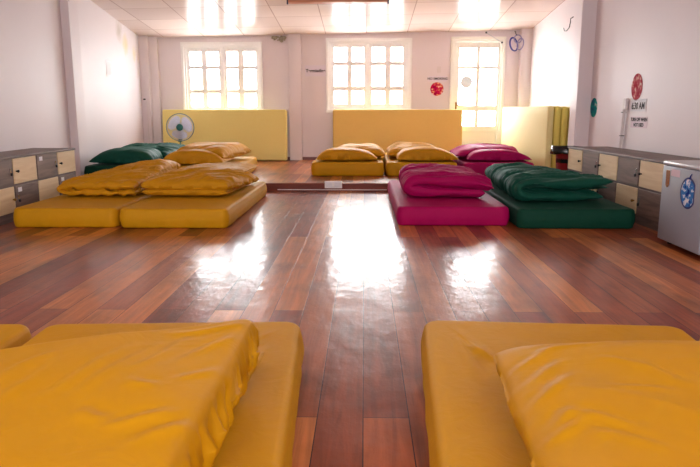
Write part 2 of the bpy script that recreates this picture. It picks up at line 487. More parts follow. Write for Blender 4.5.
# windows: casing, two sashes of six panes, glass
def window(name, W, cols, rows, zc_tilt=0):
    x0, x1, z0, z1 = W
    root = empty(name, (x0, YB, z0)); root['kind'] = 'structure'
    O = Vector((x0, YB, z0))
    def P(n, bm, mat, par=None, **k):
        bmesh.ops.translate(bm, vec=-O, verts=bm.verts)
        return obj(n, bm, mat, par or root, **k)
    bm = bmesh.new()   # casing on the room side and lining through the wall
    cw = .045
    for a in ((x0-cw, x1+cw, z1, z1+cw), (x0-cw, x1+cw, z0-cw, z0), (x0-cw, x0, z0, z1), (x1, x1+cw, z0, z1)):
        box(bm, a[0], a[1], YB-.022, YB+.0, a[2], a[3], bev=.004)
    P('casing', bm, M['white'])
    bm = bmesh.new()
    for a in ((x0, x1, z1-.03, z1), (x0, x1, z0, z0+.03), (x0, x0+.03, z0+.03, z1-.03), (x1-.03, x1, z0+.03, z1-.03)):
        box(bm, a[0], a[1], YB+.002, YB+.16, a[2], a[3])
    P('window_frame', bm, M['white'])
    mid = (cols[3]+cols[4])/2 if len(cols) == 8 else None
    halves = ((x0+.0302, mid-.0003, cols[0:4]), (mid+.0003, x1-.0302, cols[4:8]))
    bm = bmesh.new(); box(bm, mid-.022, mid+.022, YB+.012, YB+.0298, z0+.03, z1-.03, bev=.004)
    P('meeting_strip', bm, M['white'])
    for a, b_, c in halves:
        s = bmesh.new()
        yb0, yb1 = YB+.03, YB+.065
        box(s, a, c[0], yb0, yb1, z0+.03, z1-.03, bev=.004); box(s, c[3], b_, yb0, yb1, z0+.03, z1-.03, bev=.004)
        box(s, c[0], c[3], yb0, yb1, z0+.03, rows[5], bev=.004); box(s, c[0], c[3], yb0, yb1, rows[0], z1-.03, bev=.004)
        sash = P('sash', s, M['white'])
        g = bmesh.new()
        box(g, c[1]-.014, c[2]+.014, yb0+.004, yb1-.004, rows[5], rows[0])
        for q in ((rows[2]-.012, rows[1]+.012), (rows[4]-.012, rows[3]+.012)):
            for e0, e1 in ((c[0], c[1]-.014), (c[2]+.014, c[3])):
                box(g, e0, e1, yb0+.004, yb1-.004, q[0], q[1])
        obj('glazing_bars', g_shift(g, O), M['white'], sash)
        obj('pane', g_shift(B(c[0], c[3], YB+.046, YB+.049, rows[5], rows[0]), O), M['glass'], sash)
    return root
def g_shift(bm, O):
    bmesh.ops.translate(bm, vec=-O, verts=bm.verts); return bm

window('window_1', W1, [-2.788, -2.588, -2.533, -2.325, -2.197, -2.006, -1.942, -1.735], [1.800, 1.571, 1.540, 1.201, 1.162, .943])
window('window_2', W2, [-.481, -.26, -.212, -.007, .12, .341, .404, .609], [1.861, 1.632, 1.594, 1.247, 1.201, .982])

# glazed door
x0, x1, z0, z1 = D1
dr = empty('door_1', (x0, YB, z0)); dr['kind'] = 'structure'; O = Vector((x0, YB, z0))
bm = bmesh.new()
for a in ((x0-.045, x1+.045, z1, z1+.045), (x0-.045, x0, z0, z1), (x1, x1+.045, z0, z1)):
    box(bm, a[0], a[1], YB-.024, YB, a[2], a[3], bev=.004)
for a in ((x0, x1, z1-.03, z1), (x0, x0+.03, z0, z1-.03), (x1-.03, x1, z0, z1-.03)):
    box(bm, a[0], a[1], YB+.001, YB+.16, a[2], a[3])
obj('door_frame', g_shift(bm, O), M['cream'], dr)
bm = bmesh.new()
c = [1.501, 1.773, 1.828, 2.102]; rows = [1.846, 1.571, 1.525, .959, .873, .636]
a, b_ = x0+.033, x1-.033
y0, y1 = YB+.02, YB+.06
box(bm, a, c[0], y0, y1, z0+.01, z1-.033, bev=.003); box(bm, c[3], b_, y0, y1, z0+.01, z1-.033, bev=.003)
box(bm, c[0], c[3], y0, y1, rows[0], z1-.033, bev=.003); box(bm, c[0], c[3], y0, y1, z0+.01, z0+.14, bev=.003)
box(bm, c[0], c[3], y0, y1, rows[5]-.09, rows[5], bev=.003); box(bm, c[0], c[3], y0+.012, y1-.012, z0+.14, rows[5]-.09)
box(bm, c[0], c[3], y0, y1, rows[4], rows[3], bev=.003)
box(bm, c[1], c[2], y0+.003, y1-.003, rows[5], rows[4]); box(bm, c[1], c[2], y0+.003, y1-.003, rows[3], rows[0])
box(bm, c[0], c[1], y0+.003, y1-.003, rows[2], rows[1]); box(bm, c[2], c[3], y0+.003, y1-.003, rows[2], rows[1])
leaf = obj('door_leaf', g_shift(bm, O), M['cream'], dr)
obj('pane', g_shift(B(c[0], c[3], YB+.038, YB+.041, rows[5], rows[0]), O), M['glass'], leaf)
bm = bmesh.new()
box(bm, 1.452, 1.478, y0-.006, y0-.0005, .90, 1.01, bev=.002)
tube(bm, [(1.465, y0, .965), (1.465, y0-.035, .965), (1.475, y0-.045, .965), (1.56, y0-.045, .96)], .008, 8)
obj('door_handle', g_shift(bm, O), M['brass'], leaf, auto=40)

# rear windows behind the camera, plain frames
for i, (x0, x1, z0, z1) in enumerate((R1, R2)):
    bm = bmesh.new()
    for a in ((x0, x1, z1-.05, z1), (x0, x1, z0, z0+.05), (x0, x0+.05, z0+.05, z1-.05), (x1-.05, x1, z0+.05, z1-.05), ((x0+x1)/2-.03, (x0+x1)/2+.03, z0+.05, z1-.05)):
        box(bm, a[0], a[1], YN-.12, YN-.06, a[2], a[3])
    st('window_%d' % (3+i), bm, M['white'])

# balcony outside the back windows
st('floor_balcony', B(-4, 3, YB+.2, YB+1.6, -.1, .02), M['outside'])

# ------------------------------------------------------------------ soft things
def nz(x, y, z): return noise.noise(Vector((x, y, z)))

def rounded_ring(W, L, r, n=10, per=26):
    """points and outward normals around a rounded rectangle centred on 0"""
    out = []
    hx, hy = W/2-r, L/2-r
    cor = [(hx, hy, 0), (-hx, hy, 90), (-hx, -hy, 180), (hx, -hy, 270)]
    for k, (cx, cy, a0) in enumerate(cor):
        for i in range(n+1):
            a = radians(a0+90*i/n)
            out.append((cx+r*cos(a), cy+r*sin(a), cos(a), sin(a)))
        nx, ny, na = cor[(k+1) % 4]
        a = radians(a0+90)
        p = (cx+r*cos(a), cy+r*sin(a)); a2 = radians(na)
        q = (nx+r*cos(a2), ny+r*sin(a2))
        for i in range(1, per):
            t = i/per
            out.append((p[0]+(q[0]-p[0])*t, p[1]+(q[1]-p[1])*t, cos(a), sin(a)))
    return out

def mattress_bm(W, L, T, r=.06, seed=0, edge=.026, gather=.010, bulge=.008, sag=.004, folds=(), rings=None):
    bm = bmesh.new()
    ring = rounded_ring(W, L, r)
    prof = []                                   # (inset from the outline, height, how loose the cloth is)
    for i in range(4): prof.append((edge*.8*(1-sin(pi/2*i/4)), edge*.8*(1-cos(pi/2*i/4)), .8))
    for i in range(9):
        t = i/8; prof.append((-bulge*sin(pi*t), edge*.8+(T-1.8*edge)*t, .8-.7*t))
    for i in range(1, 7): prof.append((edge*(1-cos(pi/2*i/6)), T-edge*(1-sin(pi/2*i/6)), .1))
    rows = []
    for ins, z, loose in prof:
        row = []
        for k, (x, y, nx, ny) in enumerate(ring):
            s = gather*loose*(nz(x*14+seed, y*14, z*5+seed)+.5*nz(x*34, y*34+seed, z*9))
            row.append(bm.verts.new((x-nx*ins+nx*s, y-ny*ins+ny*s, z)))
        rows.append(row)
    # top: shrinking rings
    for f in (rings or (.965, .92, .86, .78, .66, .5, .32, .14)):
        row = []
        for (x, y, nx, ny) in ring:
            X, Y = (x-nx*edge)*f, (y-ny*edge)*f
            crown = .010*(1-f)
            z = T+crown-sag*abs(nz(X*3+seed, Y*3, seed))+.0025*nz(X*9, Y*9, seed+3)+crease_z(X, Y, folds)
            row.append(bm.verts.new((X, Y, z)))
        rows.append(row)
    n = len(ring)
    for A, C in zip(rows, rows[1:]):
        for k in range(n):
            bm.faces.new((A[k], A[(k+1) % n], C[(k+1) % n], C[k]))
    bm.faces.new(rows[0][::-1]); bm.faces.new(rows[-1])
    return bm

def mattress(cx, cy, z, W, L, T, mat, label, group, rz=0, seed=0, stand=None, **k):
    if 'folds' in k: k['folds'] = [(a-cx, b-cy, c-cx, d-cy, e, f) for a, b, c, d, e, f in k['folds']]
    bm = mattress_bm(W, L, T, seed=seed, **k)
    if stand:       # on its long edge; stand = Matrix taking the flat mattress upright
        bmesh.ops.transform(bm, matrix=stand, verts=bm.verts)
    o = obj('mattress', bm, mat, smooth=True)
    o.location = (cx, cy, z); o.rotation_euler = (0, 0, rz)
    tag(o, label, 'mattress', group)
    return o

def ridged(n): return 1-abs(n)

def crease_z(x, y, folds):
    """height of pressed-in folds: (x0, y0, x1, y1, height, width)"""
    z = 0
    for x0, y0, x1, y1, a, w_ in folds:
        dx, dy = x1-x0, y1-y0
        L = sqrt(dx*dx+dy*dy)
        t = ((x-x0)*dx+(y-y0)*dy)/(L*L)
        if t < -.1 or t > 1.1: continue
        d = (-(x-x0)*dy+(y-y0)*dx)/L+.006*sin(t*5+x0*40)
        if abs(d) > 4*w_: continue
        e = sin(pi*min(1, max(0, (t+.1)/1.2)))
        z += a*e*(math.exp(-(d/w_)**2)-.55*math.exp(-((d-1.7*w_)/w_)**2))
    return z


def slab(bm, corners, z, T, n=90, sides=(6, 6, 6, 6), m=(2, 2, 2, 2), mid=.5, wr=.012, ang=0, fr=(3, 9), seed=0,
         crown=0, lift=None, ruffle=None, bow=(0, 0, 0, 0), creases=1.0, puff=.25, folds=(), fine=1.0, wave=0):
    """one layer of a folded duvet.  corners: FL, FR, BR, BL; sides/m: roundness of the left, right, front, back edge"""
    FL, FR, BR, BL = [Vector(c) for c in corners]
    def axis(k): 
        return [sin(pi/2*(-1+2*i/k))*.55+(-1+2*i/k)*.45 for i in range(k+1)]
    us = axis(n); vs = axis(n)
    ca, sa = cos(ang), sin(ang)
    grids = []
    def wob(x, y, zz):
        a, b = x*ca+y*sa, -x*sa+y*ca
        w = nz(x*2.1+seed, y*2.1, zz*2+7)
        a2, b2 = a*fr[0]+.6*w, b*fr[1]+1.3*w
        n1 = nz(a2+seed*3.1, b2, zz*4+seed)
        n2 = nz(a2*2.1+11, b2*2.0+seed, zz*7)
        n3 = nz(x*26+seed, y*26, zz*20)
        big = nz(x*2.6+seed*1.3, y*2.6+4, zz*2)
        cr = ridged(nz(a2*.9+31+seed, b2*.8, zz*3))**5
        return .55*n1+fine*(.32*n2+.10*n3)+.6*big*1.2+creases*.55*cr
    for side in (1, -1):
        g = []
        for v in vs:
            row = []
            for u in us:
                s, t = (u+1)/2, (v+1)/2
                # outline bowed in or out on each edge
                x = (FL.x*(1-s)+FR.x*s)*(1-t)+(BL.x*(1-s)+BR.x*s)*t
                y = (FL.y*(1-s)+FR.y*s)*(1-t)+(BL.y*(1-s)+BR.y*s)*t
                x += (-bow[0]*(1-s)+bow[1]*s)*(1-v*v)
                y += (-bow[2]*(1-t)+bow[3]*t)*(1-u*u)
                nu, mu = (sides[0], m[0]) if u < 0 else (sides[1], m[1])
                nv, mv = (sides[2], m[2]) if v < 0 else (sides[3], m[3])
                hu = max(0, 1-abs(u)**nu)**(1/mu); hv = max(0, 1-abs(v)**nv)**(1/mv)
                h = hu*hv
                base = z(x, y) if callable(z) else z
                if lift: base += lift(s, t)
                if wave: base += wave*(nz(x*6, seed+.5, 2)*(1-t)+nz(y*5, seed+.5, 6)*.7)
                # the front edge keeps its flat end when its roundness is high
                zz = base+T*mid+side*h*T*(1-mid if side > 0 else mid)
                if side > 0: zz += crown*(1-u*u)*(1-v*v)
                amp = wr*(.35+.65*h) if side > 0 else wr*.25*h
                dz = amp*wob(x, y, side*.3)
                if side > 0:
                    zz += dz+puff*T*h*.35*nz(x*3.4+seed, y*3.4, 5+seed)+crease_z(x, y, folds)*min(1, h*1.3)
                # rim wrinkles push the edge in and out
                rim = (1-h)
                ex = wr*.9*rim*nz(x*13+seed, y*13, side*zz*16)
                ey = wr*.9*rim*nz(x*13, y*13+seed, side*zz*16+9)
                if ruffle:              # gathers running down one side wall
                    rs, ra, rf = ruffle
                    q = t if rs < 2 else s
                    w = max(0, .75-h) if side > 0 else 1-h*.5
                    if (rs == 1 and u > .7) or (rs == 0 and u < -.7):
                        gq = nz(q*rf, seed, zz*9)+.6*nz(q*rf*2.1, seed+3, zz*14)
                        ex += ra*gq*w*min(1, (abs(u)-.7)/.2)
                row.append(bm.verts.new((x+ex, y+ey, zz)))
            g.append(row)
        grids.append(g)
    for gi, g in enumerate(grids):
        for j in range(n):
            for i in range(n):
                f = (g[j][i], g[j][i+1], g[j+1][i+1], g[j+1][i])
                bm.faces.new(f if gi == 0 else f[::-1])
    A, C = grids
    rim = [A[0][i] for i in range(n+1)]+[A[j][n] for j in range(1, n+1)]+[A[n][i] for i in range(n-1, -1, -1)]+[A[j][0] for j in range(n-1, 0, -1)]
    rim2 = [C[0][i] for i in range(n+1)]+[C[j][n] for j in range(1, n+1)]+[C[n][i] for i in range(n-1, -1, -1)]+[C[j][0] for j in range(n-1, 0, -1)]
    k = len(rim)
    for i in range(k):
        try: bm.faces.new((rim[i], rim2[i], rim2[(i+1) % k], rim[(i+1) % k]))
        except ValueError: pass
    return bm

def fold(bm, front, back, y0, y1, skew=(0, 0), ns=170, nv=120, wr=.016, ang=0, fr=(4, 14), seed=0, creases=1.3, fn=12, bn=5):
    """a quilt folded over itself: the folded section (x, z, half thickness) swept from front to back"""
    def sample(path):
        P = [Vector(p) for p in path]
        P = [P[0]*2-P[1]]+P+[P[-1]*2-P[-2]]
        out = []
        m = len(P)-3
        for i in range(ns+1):
            f = min(i/ns*m, m-1e-6); k = int(f); t = f-k
            a, b, c, d = P[k:k+4]
            out.append(.5*((2*b)+(c-a)*t+(2*a-5*b+4*c-d)*t*t+(3*b-a-3*c+d)*t**3))
        return out
    A, Z = sample(front), sample(back)
    vs = [(sin(pi/2*(-1+2*i/nv))*.6+(-1+2*i/nv)*.4) for i in range(nv+1)]
    ca, sa = cos(ang), sin(ang)
    rows = []
    for v in vs:
        t = (v+1)/2
        hv = (max(0, 1-abs(v)**fn)**(1/2.2)) if v < 0 else (max(0, 1-abs(v)**bn)**.5)
        hv = max(hv, .02)
        C = [a.lerp(z, t) for a, z in zip(A, Z)]
        up, dn = [], []
        arc = 0
        for i in range(ns+1):
            p = C[i]; q = C[min(i+1, ns)]-C[max(i-1, 0)]
            if i: arc += (C[i].xy-C[i-1].xy).length
            tx, tz = q.x, q.y
            l = sqrt(tx*tx+tz*tz) or 1
            nx, nzv = -tz/l, tx/l
            e = min(i, ns-i)/(ns*.035)
            et = sqrt(max(0, 1-(1-min(1, e))**2))
            r = max(.002, p.z*hv*et)
            y = y0+(y1-y0)*t+(skew[0]*(1-t)+skew[1]*t)*(p.x-C[0].x)
            y += .014*(1-t)*nz(p.x*5, p.y*6, seed)
            for lst, sg in ((up, 1), (dn, -1)):
                a_, b_ = arc*ca+y*sa, -arc*sa+y*ca
                w = nz(arc*2.3+seed, y*2.3, sg)
                n1 = nz(a_*fr[0]+.7*w, b_*fr[1]+1.4*w, sg*3+seed)
                n2 = nz(a_*fr[0]*1.6+9, b_*fr[1]*1.9+seed, sg*5)
                n3 = nz(arc*24, y*24+seed, sg*2)
                c = ridged(nz(a_*fr[0]*.9+31+seed, b_*fr[1]*.8, sg))**5
                g = nz(arc*3+seed, y*3, sg*7)
                c2 = ridged(nz(a_*fr[0]*1.7+5+seed, b_*fr[1]*1.5, sg*2))**4
                d = wr*1.15*(.62*n1+.22*n2+.03*n3+.75*g+creases*(.62*c+.12*c2)-.2)*(.25+.75*hv)*(.3+.7*et)
                lst.append(bm.verts.new((p.x+sg*nx*(r+d), y, max(.1635, p.y+sg*nzv*(r+d)))))
        rows.append(up+dn[::-1])
    n = len(rows[0])
    for a, b in zip(rows, rows[1:]):
        for k in range(n):
            bm.faces.new((a[k], a[(k+1) % n], b[(k+1) % n], b[k]))
    for row, flip in ((rows[0], 1), (rows[-1], 0)):
        h = n//2
        for k in range(h-1):
            f = (row[k], row[k+1], row[n-2-k], row[n-1-k])
            bm.faces.new(f[::-1] if flip else f)
    return bm

def duvet(layers, origin, mat, label, group):
    bm = bmesh.new()
    for a in layers: (fold if 'front' in a else slab)(bm, **a)
    recalc(bm)
    o = obj('duvet', bm, mat, origin=origin, smooth=True)
    tag(o, label, 'duvet', group)
    return o

GM, GD = 'floor mattresses laid out in rows', 'folded duvets on the mattresses'
T = .15
# --- nearest pair, left and right of the aisle
mattress(-.586, 1.09, 0, .86, 2.02, T, M['yellow_sheet'], 'mustard mattress in the left foreground, right edge along the bare aisle', GM, rz=radians(3.2), seed=1, rings=[1-.03*i for i in range(1, 32)],
         folds=[(-.40, 1.77, -.24, 1.975, .008, .012), (-.35, 1.68, -.24, 1.85, .007, .011), (-.32, 1.62, -.25, 1.76, .006, .010), (-.36, 1.86, -.28, 1.97, .004, .01)])
mattress(-1.487, 1.04, 0, .86, 2.03, T, M['yellow_sheet'], 'mustard mattress at the left photo edge beyond the near left duvet', GM, rz=radians(3.2), seed=2)
mattress(.578, 1.10, 0, .86, 2.05, T, M['yellow_sheet'], 'mustard mattress in the right foreground under the near right duvet', GM, rz=radians(-3.2), seed=3, rings=[1-.03*i for i in range(1, 32)],
         folds=[(.223, 2.09, .36, 1.70, .007, .014), (.24, 2.06, .285, 1.60, .006, .013), (.77, 1.91, .86, 2.04, .007, .012), (.84, 1.91, .90, 2.02, .006, .012), (.209, 2.104, .36, 2.045, .006, .010), (.25, 1.9, .36, 1.75, .004, .012)])
mattress(1.482, 1.05, 0, .86, 2.03, T, M['yellow_sheet'], 'mustard mattress at the right photo edge, only its far corner showing', GM, rz=radians(-3.2), seed=4)
NLF = [(-.67, 1.096, -.66, 1.312), (-.60, 1.14, -.53, 1.41), (-.545, 1.13, -.485, 1.42), (-.483, 1.26, -.42, 1.46), (-.518, 1.068, -.446, 1.047),
       (-.455, 1.024, -.336, 1.064), (-.379, .959, -.273, 1.065), (-.732, 1.206, -.70, 1.35), (-.477, 1.50, -.30, 1.57), (-.47, 1.212, -.414, 1.166), (-.40, 1.3, -.31, 1.5), (-.37, 1.2, -.30, 1.3)]
duvet([dict(corners=[(-1.75, .30), (-.34, .45), (-.275, 1.70), (-1.70, 1.10)], z=.168, T=.05, n=90, sides=(8, 8, 6, 8), wr=.006, ang=1.0, fr=(2, 9), seed=2),
       dict(corners=[(-1.78, .28), (-.295, .42), (-.282, 1.655), (-1.7, 1.06)], z=.170, T=.145, n=190, sides=(8, 70, 6, 70), m=(2, 2, 2, 2), mid=.45, wr=.008, ang=1.0, fr=(1.4, 5), seed=5,
            ruffle=(1, .030, 34), crown=.015, fine=.35, creases=.5, puff=.2, folds=[q+(.0045, .016) for q in NLF])],
      (-1.0, .95, .15), M['yellow_smooth'], 'mustard folded duvet in the left foreground with a sharp far right corner', GD)
NRF = [(.305, 1.366, .476, 1.493), (.331, 1.286, .471, 1.398), (.318, 1.191, .466, 1.314), (.32, 1.089, .412, 1.15), (.293, 1.052, .417, 1.11), (.374, 1.149, .486, 1.056),
       (.398, 1.055, .50, .99), (.539, 1.41, .62, 1.33), (.60, 1.40, .66, 1.20), (.40, 1.46, .60, 1.525), (.5, 1.25, .62, 1.2), (.62, 1.12, .74, 1.0)]
duvet([dict(corners=[(.30, .30), (1.75, .28), (1.75, 1.60), (.335, 1.58)], z=.168, T=.135, n=190, sides=(11, 8, 6, 10), wr=.009, ang=-.5, fr=(1.6, 5.5), seed=9, crown=.015, bow=(.02, 0, 0, .02),
            fine=.35, creases=.5, puff=.2, folds=[q+(.0038, .014) for q in NRF])],
      (1.0, .95, .15), M['yellow_smooth'], 'mustard folded duvet in the right foreground with a rounded far left corner', GD)

# --- front row by the step, left: two mustard ones
mattress(-2.25, 5.69, 0, .785, 1.96, .147, M['yellow_sheet'], 'mustard mattress on the floor beside the left locker unit', GM, rz=radians(.4), seed=5)
mattress(-1.42, 5.69, 0, .815, 1.98, .147, M['yellow_sheet'], 'mustard mattress on the floor left of the aisle, below the step', GM, rz=radians(0), seed=6)
duvet([dict(front=[(-1.90, .192, .026), (-2.1, .192, .028), (-2.35, .190, .028), (-2.48, .190, .026), (-2.535, .206, .026), (-2.53, .232, .028), (-2.45, .248, .034), (-2.3, .25, .036), (-2.1, .25, .036), (-1.95, .245, .03), (-1.90, .24, .02)],
            back=[(-1.90, .195, .03), (-2.1, .20, .035), (-2.3, .20, .035), (-2.42, .205, .035), (-2.47, .22, .035), (-2.46, .25, .035), (-2.40, .28, .04), (-2.25, .30, .045), (-2.1, .31, .045), (-1.97, .29, .04), (-1.91, .27, .02)],
            y0=5.27, y1=6.6, wr=.023, ang=.95, fr=(1.8, 15), seed=12, creases=1.7),
       dict(corners=[(-2.32, 6.0), (-1.91, 5.95), (-1.91, 6.7), (-2.2, 6.62)], z=.25, T=.115, n=90, sides=(4, 5, 4, 4), wr=.022, ang=1.2, fr=(3, 13), seed=14, creases=1.5)],
      (-2.23, 5.9, .15), M['yellow'], 'rumpled mustard duvet on the floor mattress beside the left locker unit', GD)
duvet([dict(corners=[(-1.84, 5.27), (-1.13, 5.25), (-1.06, 6.4), (-1.80, 6.45)], z=.162, T=.075, n=80, sides=(10, 10, 14, 6), wr=.010, seed=21),
       dict(corners=[(-1.845, 5.27), (-1.115, 5.24), (-.955, 5.85), (-1.76, 6.5)], z=.214, T=.095, n=150, sides=(10, 12, 14, 5), m=(2.2, 2, 2.2, 2), mid=.35, wave=.012, wr=.020, ang=.5, fr=(3.4, 15), seed=23, crown=.025, creases=1.4),
       dict(corners=[(-1.78, 5.85), (-1.12, 5.80), (-1.10, 6.7), (-1.72, 6.7)], z=.27, T=.07, n=80, sides=(4, 4, 3, 5), m=(2, 1.5, 1.4, 2), wr=.016, ang=.3, fr=(3, 11), seed=24)],
      (-1.45, 5.9, .15), M['yellow'], 'mustard folded duvet on the floor mattress left of the aisle', GD)

# --- front row, right: magenta and green
mattress(.68, 5.85, 0, .85, 2.0, .147, M['magenta_sheet'], 'magenta mattress on the floor right of the aisle', GM, seed=7)
mattress(1.58, 5.73, 0, .87, 1.98, .147, M['green_sheet'], 'dark green mattress on the floor beside the right locker unit', GM, seed=8)
duvet([dict(front=[(.99, .200, .036), (.80, .203, .040), (.58, .205, .042), (.44, .208, .042), (.385, .225, .043), (.375, .262, .046), (.43, .292, .050), (.60, .293, .052), (.80, .290, .050), (.95, .275, .040), (1.06, .240, .020)],
            back=[(1.0, .200, .036), (.80, .205, .045), (.60, .210, .05), (.46, .212, .05), (.415, .24, .05), (.41, .28, .05), (.47, .298, .052), (.62, .302, .055), (.80, .298, .052), (.95, .28, .042), (1.04, .255, .02)],
            y0=5.27, y1=6.45, skew=(-.03, 0), wr=.021, ang=.15, fr=(3.2, 15), seed=33, creases=1.5)],
      (.75, 5.9, .15), M['magenta'], 'magenta duvet folded in two on the floor mattress right of the aisle', GD)
duvet([dict(front=[(1.88, .193, .030), (1.7, .195, .033), (1.45, .196, .034), (1.28, .20, .036), (1.215, .225, .038), (1.21, .275, .042), (1.28, .302, .044), (1.45, .304, .045), (1.65, .298, .043), (1.80, .302, .034), (1.95, .318, .018)],
            back=[(1.88, .193, .030), (1.7, .195, .035), (1.5, .198, .04), (1.36, .205, .04), (1.30, .24, .045), (1.30, .262, .044), (1.36, .290, .046), (1.52, .292, .046), (1.68, .282, .042), (1.80, .272, .036), (1.90, .268, .012)],
            y0=5.07, y1=6.45, skew=(.10, -.5), wr=.023, ang=.35, fr=(1.5, 13), seed=45, creases=1.5),
       dict(corners=[(1.32, 5.13), (1.99, 5.25), (1.92, 6.1), (1.36, 6.3)], z=.226, T=.06, n=70, sides=(6, 2.4, 10, 6), m=(2, 1.3, 2.2, 2), mid=.4, wr=.010, ang=.5, fr=(3, 12), seed=43)],
      (1.6, 5.8, .15), M['green'], 'dark green folded duvet on the floor mattress beside the right locker unit', GD)

# --- on the platform
TP = .165
def pm(*a, **k): return mattress(*a, **k)
pm(-.20, 8.85, ZP, .885, 1.98, TP, M['yellow_sheet'], 'left mustard mattress of the middle pair on the platform', GM, seed=9)
pm(.705, 8.86, ZP, .86, 1.98, TP, M['yellow_sheet'], 'mustard mattress on the platform behind the magenta bed', GM, seed=10)
pm(1.63, 8.78, ZP, .84, 1.96, TP, M['magenta_sheet'], 'magenta mattress on the platform in front of the glazed door', GM, seed=11)
pm(-1.86, 8.02, ZP, .88, 1.7, TP, M['yellow_sheet'], 'mustard mattress on the platform in front of the standing fan', GM, rz=radians(4), seed=12)
pm(-2.80, 8.25, ZP, .84, 1.95, TP, M['green_sheet'], 'dark green mattress on the platform along the left wall', GM, rz=radians(2), seed=13)
ZD = ZP+TP+.014
def arch(fl, fr, depth, T, seed, wr=.009, sl=3.2):
    return dict(corners=[fl, fr, (fr[0]-.02, fr[1]+depth), (fl[0]+.03, fl[1]+depth)], z=ZD, T=T, n=80, sides=(sl, 2.2, 16, 5), m=(1.9, 1.45, 2.4, 2), mid=.12, wr=wr, seed=seed, puff=.1)
duvet([arch((-.585, 7.93), (.165, 7.93), .8, .140, 51),
       dict(corners=[(-.42, 8.35), (.27, 8.3), (.27, 9.3), (-.40, 9.3)], z=ZD, T=.155, n=90, sides=(3, 3, 6, 5), m=(1.6, 1.6, 2, 2), mid=.3, wr=.018, ang=.8, fr=(2, 9), seed=52)],
      (-.2, 8.6, ZD), M['yellow'], 'mustard duvet on the left mattress of the middle platform pair', GD)
duvet([arch((.40, 7.93), (1.16, 7.93), .85, .150, 61),
       dict(corners=[(.30, 8.3), (1.02, 8.4), (1.0, 9.4), (.32, 9.3)], z=ZD, T=.165, n=90, sides=(4, 3, 6, 5), m=(1.8, 1.6, 2, 2), mid=.3, wr=.026, ang=.7, fr=(2.5, 11), seed=62, creases=1.4)],
      (.7, 8.6, ZD), M['yellow'], 'mustard duvet on the platform mattress behind the magenta bed', GD)
duvet([arch((1.27, 7.95), (2.05, 7.95), .8, .125, 71),
       dict(corners=[(1.14, 8.1), (2.02, 8.5), (2.08, 9.3), (1.18, 9.0)], z=ZD, T=.155, n=90, sides=(3, 5, 6, 5), m=(1.4, 2, 2, 2), mid=.35, wr=.02, ang=.3, fr=(2, 9), seed=72)],
      (1.6, 8.6, ZD), M['magenta'], 'magenta duvet on the platform mattress in front of the glazed door', GD)
duvet([arch((-2.30, 7.30), (-1.60, 7.32), .75, .16, 81),
       dict(corners=[(-2.24, 7.5), (-1.62, 7.42), (-1.50, 8.6), (-2.2, 8.5)], z=ZD+.02, T=.18, n=90, sides=(4, 5, 6, 5), m=(1.8, 2, 2, 2), mid=.3, wr=.022, ang=.5, fr=(2, 10), seed=82, creases=1.2)],
      (-1.9, 7.9, ZD), M['yellow'], 'mustard duvet on the platform mattress in front of the standing fan', GD)
duvet([dict(corners=[(-3.15, 7.34), (-2.42, 7.36), (-2.46, 8.0), (-3.1, 8.0)], z=ZD, T=.165, n=90, sides=(2.6, 4, 9, 5), m=(1.5, 2, 2.2, 2), mid=.15, wr=.014, seed=91),
       dict(corners=[(-3.1, 7.9), (-2.40, 7.85), (-2.34, 9.0), (-3.1, 9.1)], z=ZD, T=.165, n=90, sides=(4, 4, 6, 5), mid=.3, wr=.03, ang=.9, fr=(2.5, 12), seed=92, creases=1.6)],
      (-2.75, 8.1, ZD), M['green'], 'dark green duvet on the platform mattress along the left wall', GD)

# --- mattresses standing on edge
up_back = Matrix(((0, 1, 0, 0), (0, 0, -1, 0), (1, 0, 0, 0), (0, 0, 0, 1)))      # length along x, face towards the room
GS = 'spare mattresses standing against the walls'
def standing(cx, cy, L, Hh, Tn, mat, label, rz=0, tilt=0, seed=0, side=False):
    Mx = Matrix.Translation((0, 0, Hh/2)) @ Matrix(((0, 1, 0, 0), (0, 0, -1, 0), (1, 0, 0, 0), (0, 0, 0, 1)))
    if tilt: Mx = Matrix.Rotation(tilt, 4, 'X') @ Mx
    bm = mattress_bm(Hh, L, Tn, r=.03, seed=seed, edge=.018, gather=.002, bulge=.003, sag=.002)
    bmesh.ops.transform(bm, matrix=Mx, verts=bm.verts)
    zmin = min(v.co.z for v in bm.verts)
    bmesh.ops.translate(bm, vec=(0, 0, -zmin), verts=bm.verts)
    o = obj('mattress', bm, mat, smooth=True)
    o.location = (cx, cy, ZP+.001); o.rotation_euler = (0, 0, rz)
    return tag(o, label, 'mattress', GS)
standing(-2.215, 10.43, 1.97, .80, .15, M['straw'], 'straw yellow mattress standing on edge under the left window', tilt=radians(-3), seed=101)
standing(.525, 10.44, 2.04, .80, .15, M['gold'], 'gold mattress standing on edge under the middle window', tilt=radians(-3), seed=102)
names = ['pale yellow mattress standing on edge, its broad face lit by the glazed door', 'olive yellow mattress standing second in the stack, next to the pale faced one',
         'olive yellow mattress standing third in the stack by the right wall', 'olive yellow mattress standing against the right wall, innermost of the stack']
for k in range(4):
    standing(2.192+.089*k, 9.14+.004*k, 2.08, .835-.004*k, .078, M['palecream'] if k == 0 else M['olive'], names[k], rz=radians(-90+3.3)+pi, seed=110+k)

